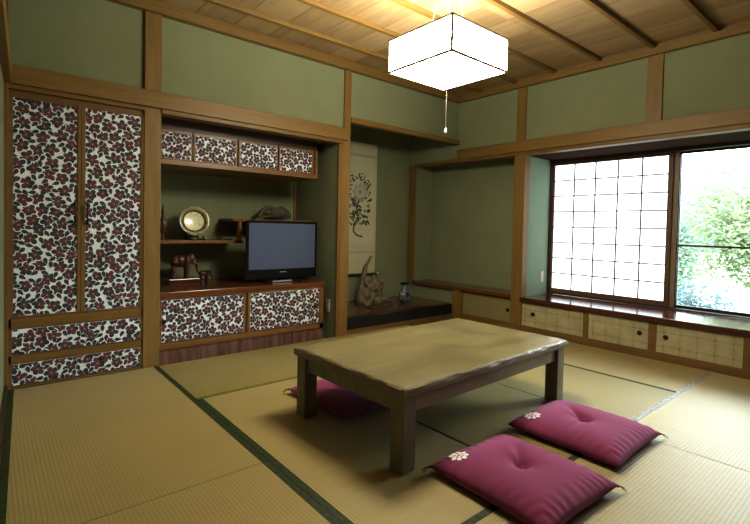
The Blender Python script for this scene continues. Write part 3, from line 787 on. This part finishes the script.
# ------------------------------------------------------------------ pendant lamp
lp = thing('pendant_lamp', 'lit square white paper pendant lamp hanging from the ceiling', 'lamp', (2.14, -1.69, 2.0))
cx, cy, hs, z0, z1 = 2.14, -1.69, .25, 2.0, 2.19
MB().box(cx-hs+.002, cx+hs-.002, cy-hs+.002, cy+hs-.002, z0-.002, z1+.002).build('shade', M['lamp'], lp)
fr = MB(); t_ = .0055
for sx in (-1, 1):
    for sy in (-1, 1): fr.box(cx+sx*hs-t_, cx+sx*hs+t_, cy+sy*hs-t_, cy+sy*hs+t_, z0, z1)
for z in (z0, z1):
    for s in (-1, 1):
        fr.box(cx-hs+t_, cx+hs-t_, cy+s*hs-t_, cy+s*hs+t_, z-t_, z+t_)
        fr.box(cx+s*hs-t_, cx+s*hs+t_, cy-hs-t_, cy+hs+t_, z-t_, z+t_)
fr.build('frame', M['lamp_frame'], lp)
MB().tube([(cx, cy, z1), (cx, cy, 2.62)], .004, 8).build('power_cord', flat('grey_cord', (.25, .22, .18), .5), lp)
for k, (dx, dy) in enumerate(((-.10, .06), (.05, -.10), (.08, .08))):
    MB().tube([(cx+dx, cy+dy, z1), (cx+dx*.35, cy+dy*.35, 2.60)], .0018, 6).build('suspension_wire', M['silver'], lp)
MB().lathe([(0, 0), (.05, 0), (.05, .02), (.03, .032), (0, .032)], (cx, cy, 2.596), 24).build('ceiling_rose', M['plastic_white'], lp, smooth=True)
pc = MB().tube([(cx, cy, z0), (cx, cy, 1.66)], .0011, 6).build('pull_cord', M['cord'], lp)
MB().lathe([(0, 0), (.006, .002), (.009, .012), (.007, .028), (.002, .036), (0, .036)], (cx, cy, 1.628), 14).build('cord_knob', M['plastic_white'], pc, smooth=True)

# ------------------------------------------------------------------ low table
tb = thing('low_table', 'large low olive-brown wooden table in the middle of the room', 'table', (2.04, -1.77, 0), world=False, rot=(0, 0, math.radians(1.4)))
LX, LY, HT, TH = .722, .432, .380, .05
def slab():
    b = MB(); rr = random.Random(11)
    nx, ny = 60, 36
    # perimeter with slightly irregular hand-cut edge
    per = []
    for i in range(nx): per.append((-LX+2*LX*i/nx, -LY, 0))
    for i in range(ny): per.append((LX, -LY+2*LY*i/ny, 1))
    for i in range(nx): per.append((LX-2*LX*i/nx, LY, 2))
    for i in range(ny): per.append((-LX, LY-2*LY*i/ny, 3))
    def wob(i, ph): return math.sin(i*.37+ph)*.0022+math.sin(i*.91+ph*2)*.0018+rr.uniform(-.0012, .0012)
    rings = []
    for inset, z, ph in ((.012, 0, 0), (0, .010, 1), (-.002, .028, 2), (.003, .041, 3), (.011, .048, 4), (.024, .050, 5)):
        ring = []
        for i, (x, y, s) in enumerate(per):
            w = wob(i, ph*1.3) if 0 < ph < 5 else wob(i, ph)*.6
            ins = inset+w
            fx = max(-1, min(1, x/LX)); fy = max(-1, min(1, y/LY))
            X, Y = x, y
            X = max(-LX+ins, min(LX-ins, X)); Y = max(-LY+ins, min(LY-ins, Y))
            ring.append(b.bm.verts.new((X, Y, HT-TH+z)))
        rings.append(ring)
    n = len(per)
    for A, B in zip(rings, rings[1:]):
        for i in range(n): b.bm.faces.new((A[i], A[(i+1) % n], B[(i+1) % n], B[i])).material_index = 1
    b.bm.faces.new(rings[-1]).material_index = 0; b.bm.faces.new(rings[0][::-1]).material_index = 1
    return b
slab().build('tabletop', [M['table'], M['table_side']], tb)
ax_, ay_ = LX-.045, LY-.045
for s in (-1, 1):
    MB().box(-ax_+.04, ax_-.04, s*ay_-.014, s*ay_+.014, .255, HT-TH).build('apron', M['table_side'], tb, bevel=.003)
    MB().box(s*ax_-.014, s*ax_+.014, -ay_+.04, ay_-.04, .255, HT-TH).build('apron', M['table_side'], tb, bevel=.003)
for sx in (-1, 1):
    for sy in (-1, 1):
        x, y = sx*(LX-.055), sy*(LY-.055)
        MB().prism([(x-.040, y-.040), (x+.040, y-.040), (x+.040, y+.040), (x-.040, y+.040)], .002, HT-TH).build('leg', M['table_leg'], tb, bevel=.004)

# ------------------------------------------------------------------ zabuton cushions
def cushion_height(u, v, h, ph):
    # u,v in -1..1 ; returns top height above mid-plane
    e = (1-abs(u)**3.2)*(1-abs(v)**3.2)
    z = h*max(e, 0)**.46
    r = math.hypot(u, v)
    a = math.atan2(v, u)
    z -= h*.52*math.exp(-(r/.13)**2)*(1)
    z -= h*.20*math.exp(-(r/.34)**2)
    z -= h*.42*math.exp(-(r/.50)**2)*(max(0, math.cos((3*(a-ph))/2))**14)*min(1, r/.1)
    # gathers near the front/right edges
    ed = max(abs(u), abs(v))
    z += h*.07*math.sin(34*(u if abs(v) > abs(u) else v)+ph*3+2*math.sin(5*u+3*v))*max(0, (ed-.68)/.32)**1.2*(1-ed**10)
    z += h*.05*math.sin(3.1*u+ph)*math.cos(2.7*v-ph)
    return z
def cushion(label, x, y, rz, a=.275, b=.285, h=.068, ph=0, crest=(-.72, .74), base=.0, ties=((1, 1),)):
    t = thing('floor_cushion', label, 'cushion', (x, y, base), 'plum floor cushions', world=False, rot=(0, 0, rz))
    mb = MB(); N = 64
    def shape(u, v):
        # sides bow inwards, corners stick out
        bow_u = 1-.035*(1-v*v); bow_v = 1-.035*(1-u*u)
        return a*u*bow_u, b*v*bow_v
    mid = .030
    top = [[None]*(N+1) for _ in range(N+1)]; bot = [[None]*(N+1) for _ in range(N+1)]
    for i in range(N+1):
        for j in range(N+1):
            u = math.sin((i/N*2-1)*PI/2)*.35+(i/N*2-1)*.65; v = math.sin((j/N*2-1)*PI/2)*.35+(j/N*2-1)*.65
            X, Y = shape(u, v); zt = cushion_height(u, v, h, ph)
            edge = i in (0, N) or j in (0, N)
            e = max(0, (1-abs(u)**4)*(1-abs(v)**4))
            zb = mid - min(mid-.001, .030*e**.4)
            zz = mid+zt
            if edge:
                top[i][j] = bot[i][j] = mb.bm.verts.new((X, Y, mid))
            else:
                top[i][j] = mb.bm.verts.new((X, Y, zz)); bot[i][j] = mb.bm.verts.new((X, Y, zb))
    for i in range(N):
        for j in range(N):
            mb.bm.faces.new((top[i][j], top[i+1][j], top[i+1][j+1], top[i][j+1]))
            try: mb.bm.faces.new((bot[i][j], bot[i][j+1], bot[i+1][j+1], bot[i+1][j]))
            except ValueError: pass
    mb.build('cover', M['cushion'], t, smooth=True)
    # crest: ring of eight petals around five small ones
    cb = MB(); cu, cv = crest
    ccx, ccy = shape(cu, cv)
    def disc(dx, dy, r, lift, sq=1.0, ang=0):
        pts = []
        for k in range(12):
            q = 2*PI*k/12; px, py = r*math.cos(q), r*sq*math.sin(q)
            X = ccx+dx+px*math.cos(ang)-py*math.sin(ang); Y = ccy+dy+px*math.sin(ang)+py*math.cos(ang)
            pts.append((X, Y, mid+cushion_height(max(-.97, min(.97, X/a)), max(-.97, min(.97, Y/b)), h, ph)+lift))
        c = cb.bm.verts.new((ccx+dx, ccy+dy, mid+cushion_height((ccx+dx)/a, (ccy+dy)/b, h, ph)+lift+.0012))
        vs = [cb.bm.verts.new(p) for p in pts]
        for k in range(12): cb.bm.faces.new((c, vs[k], vs[(k+1) % 12]))
    for k in range(8):
        q = 2*PI*k/8; disc((.030*math.cos(q)), .030*math.sin(q), .0122, .0022, .85, q)
    for k in range(5):
        q = 2*PI*k/5+.3; disc(.0125*math.cos(q), .0125*math.sin(q), .0078, .003, .8, q)
    c_ = cb.build('crest', M['crest'], t, smooth=True); c_['label'] = 'white embroidered flower crest'
    for (su, sv) in ties:
        X, Y = a*su, b*sv
        tm = MB()
        for k, (da, l) in enumerate(((0, .034), (.5, .028))):
            an = math.atan2(sv, su)+da
            tm.tube([(X*.985, Y*.985, mid), (X+math.cos(an)*l*.5, Y+math.sin(an)*l*.5, mid-.004), (X+math.cos(an)*l, Y+math.sin(an)*l, mid-.022)], [.003, .002, .0014], 6)
        tm.sphere((X*.99, Y*.99, mid), .006, 8, 6)
        tm.build('corner_tassel', M['thread'] if su > 0 else M['thread_plum'], t, smooth=True)
    tm = MB().sphere((0, 0, mid+cushion_height(0, 0, h, ph)+.001), .005, 8, 6).tube([(-.012, .004, mid+cushion_height(.04, 0, h, ph)+.003), (0, 0, mid+cushion_height(0, 0, h, ph)+.003), (.012, .006, mid+cushion_height(.04, 0, h, ph)+.004)], .0015, 6)
    tm.build('centre_tuft', M['thread_plum'], t, smooth=True)
    return t
TI = ((1, 1), (1, -1), (-1, 1), (-1, -1))
cushion('plum floor cushion nearest the camera in front of the table', 1.70, -2.545, math.radians(-1.5), a=.256, b=.280, ph=.6, crest=(-.62, .74), ties=((1, -1), (-1, 1)), base=.002)
cushion('plum floor cushion at right, nearer the window', 2.365, -2.485, math.radians(1.0), a=.262, b=.280, ph=.9, crest=(-.64, .70), ties=((1, -1),), base=.002)
cushion('dark plum floor cushion tucked under the table', 1.72, -1.35, math.radians(1), ph=2.4, ties=((-1, 1),), base=.002, h=.04)

# ------------------------------------------------------------------ garden
struct('ground_garden', MB().box(4.95, 60, -40, 40, -.6, -.5), M['concrete'], 'garden ground outside the window', 'ground')
hl = MB()
pr = [(-30, 0), (-22, 3), (-14, 5.2), (-8, 6.2), (-2, 7.5), (4, 7.0), (10, 8.3), (18, 7.2), (28, 4), (40, 0)]
for (a, b), (c, d) in zip(pr, pr[1:]):
    hl.poly([(48, a, -.5), (48, c, -.5), (54, c, d), (54, a, b)])
struct('hill', hl, M['hill'], 'hazy hill far beyond the garden', 'hill')
def shrub(name, label, x, y, z, rx, ry, rz, n, leafm, seed, lsize=.07, trunk=True, group='garden foliage outside the window'):
    rr = random.Random(seed)
    t = thing(name, label, 'tree', (x, y, -.5), group)
    mb = MB()
    clumps = [(rr.gauss(0, .5), rr.gauss(0, .5), rr.uniform(-1, 1)) for _ in range(14)]
    for i in range(n):
        c = rr.choice(clumps)
        while True:
            p = Vector((rr.uniform(-1, 1), rr.uniform(-1, 1), rr.uniform(-1, 1)))
            if p.length < 1: break
        q = Vector((c[0]*.6+p.x*.5, c[1]*.6+p.y*.5, c[2]*.6+p.z*.45))
        q = Vector((x+q.x*rx, y+q.y*ry, z+q.z*rz))
        d = Vector((rr.gauss(0, 1), rr.gauss(0, 1), rr.gauss(0, .6))).normalized(); e = d.cross(Vector((rr.gauss(0, 1), rr.gauss(0, 1), rr.gauss(0, 1)))).normalized()
        l = lsize*rr.uniform(.6, 1.3); w = l*.32
        mb.poly([q-d*l, q-d*l*.2+e*w, q+d*l, q-d*l*.2-e*w], 0)
    mb.build('foliage', leafm, t, recalc=False)
    if trunk:
        tm = MB().tube([(x, y, -.5), (x+.05, y+.04, z*.3), (x, y, z), (x+.05, y, z+rz*.5)], [.07, .06, .04, .015], 8)
        for k in range(7):
            a = rr.uniform(0, 2*PI); zz = z-rz*.5+k*rz*.13
            tm.tube([(x, y, zz-.1), (x+math.cos(a)*rx*.4, y+math.sin(a)*ry*.4, zz+.25), (x+math.cos(a)*rx*.75, y+math.sin(a)*ry*.75, zz+.4)], [.025, .015, .006], 6)
        tm.build('trunk', M['bark'], t, smooth=True)
    return t
shrub('garden_tree', 'yellow-green leafy maple tree outside at right of window', 8.0, -2.15, 1.25, .85, 1.0, .95, 6500, M['leaf_yellow'], 1, .05)
shrub('garden_tree', 'pale green tree outside, left of the yellow-green maple', 10.6, -.2, .8, .9, 1.0, 1.1, 3600, M['leaf_green'], 2)
shrub('garden_shrub', 'blue-green bush low outside behind the window pane', 6.0, -1.75, .05, .5, .75, .50, 5200, M['leaf_blue'], 3, .04)
shrub('garden_tree', 'tall pale tree far outside beyond the yellow-green maple', 13.5, -2.2, 1.8, 1.3, 2.0, 1.7, 3600, M['leaf_green'], 5, .11)
shrub('garden_shrub', 'yellow-green bush outside below the right end of window', 6.1, -4.0, .1, .6, .7, .6, 3000, M['leaf_yellow'], 6, .05)

# ------------------------------------------------------------------ lights, world
wl = bpy.data.worlds.new('overcast_sky'); S.world = wl; wl.use_nodes = True
nt = wl.node_tree; bg = nt.nodes['Background']
tc = nd(nt, 'ShaderNodeTexCoord'); sp = nd(nt, 'ShaderNodeSeparateXYZ'); lk(nt, tc.outputs['Generated'], sp.inputs[0])
r = ramp(nt, sp.outputs['Z'], [(.0, (.76, .87, .95)), (.5, (.84, .93, 1.0))])
lk(nt, r.outputs[0], bg.inputs['Color']); bg.inputs['Strength'].default_value = 17.0
sun = bpy.data.lights.new('sun', 'SUN'); sun.energy = 7; sun.angle = math.radians(50); sun.color = (.86, .94, 1)
so = bpy.data.objects.new('sun', sun); COL.objects.link(so); so.rotation_euler = Vector((.80, -.62, .60)).to_track_quat('Z', 'Y').to_euler()
pt = bpy.data.lights.new('window_portal', 'AREA'); pt.shape = 'RECTANGLE'; pt.size = 1.6; pt.size_y = 2.6
pt.cycles.is_portal = True
po = bpy.data.objects.new('window_portal', pt); COL.objects.link(po)
po.location = (4.99, -2.14, 1.08); po.rotation_euler = (0, math.radians(90), 0)

# ------------------------------------------------------------------ camera
cam = bpy.data.cameras.new('camera'); co = bpy.data.objects.new('camera', cam); COL.objects.link(co)
rt = Vector((0.7651063407, -0.6435160487, 0.02234686657)); up = Vector((0.00071397181, 0.03555311065, 0.99936753327)); fw = Vector((0.64390354685, 0.76460648138, -0.0276613627))
m = Matrix((rt, up, -fw)).transposed().to_4x4(); m.translation = Vector((0, -3.58869498, 1.05))
co.matrix_world = m
cam.sensor_fit = 'HORIZONTAL'; cam.sensor_width = 36; cam.lens = 462.563*36/750
cam.shift_y = -(262-240.295)/750
cam.clip_start = .02; cam.clip_end = 200
S.camera = co
S.view_settings.view_transform = 'Standard'
S.view_settings.look = 'None'
S.view_settings.exposure = .30; S.view_settings.gamma = .79
S.cycles.max_bounces = 10; S.cycles.diffuse_bounces = 4; S.cycles.transparent_max_bounces = 8
S.cycles.use_denoising = True
S.cycles.sample_clamp_indirect = 6
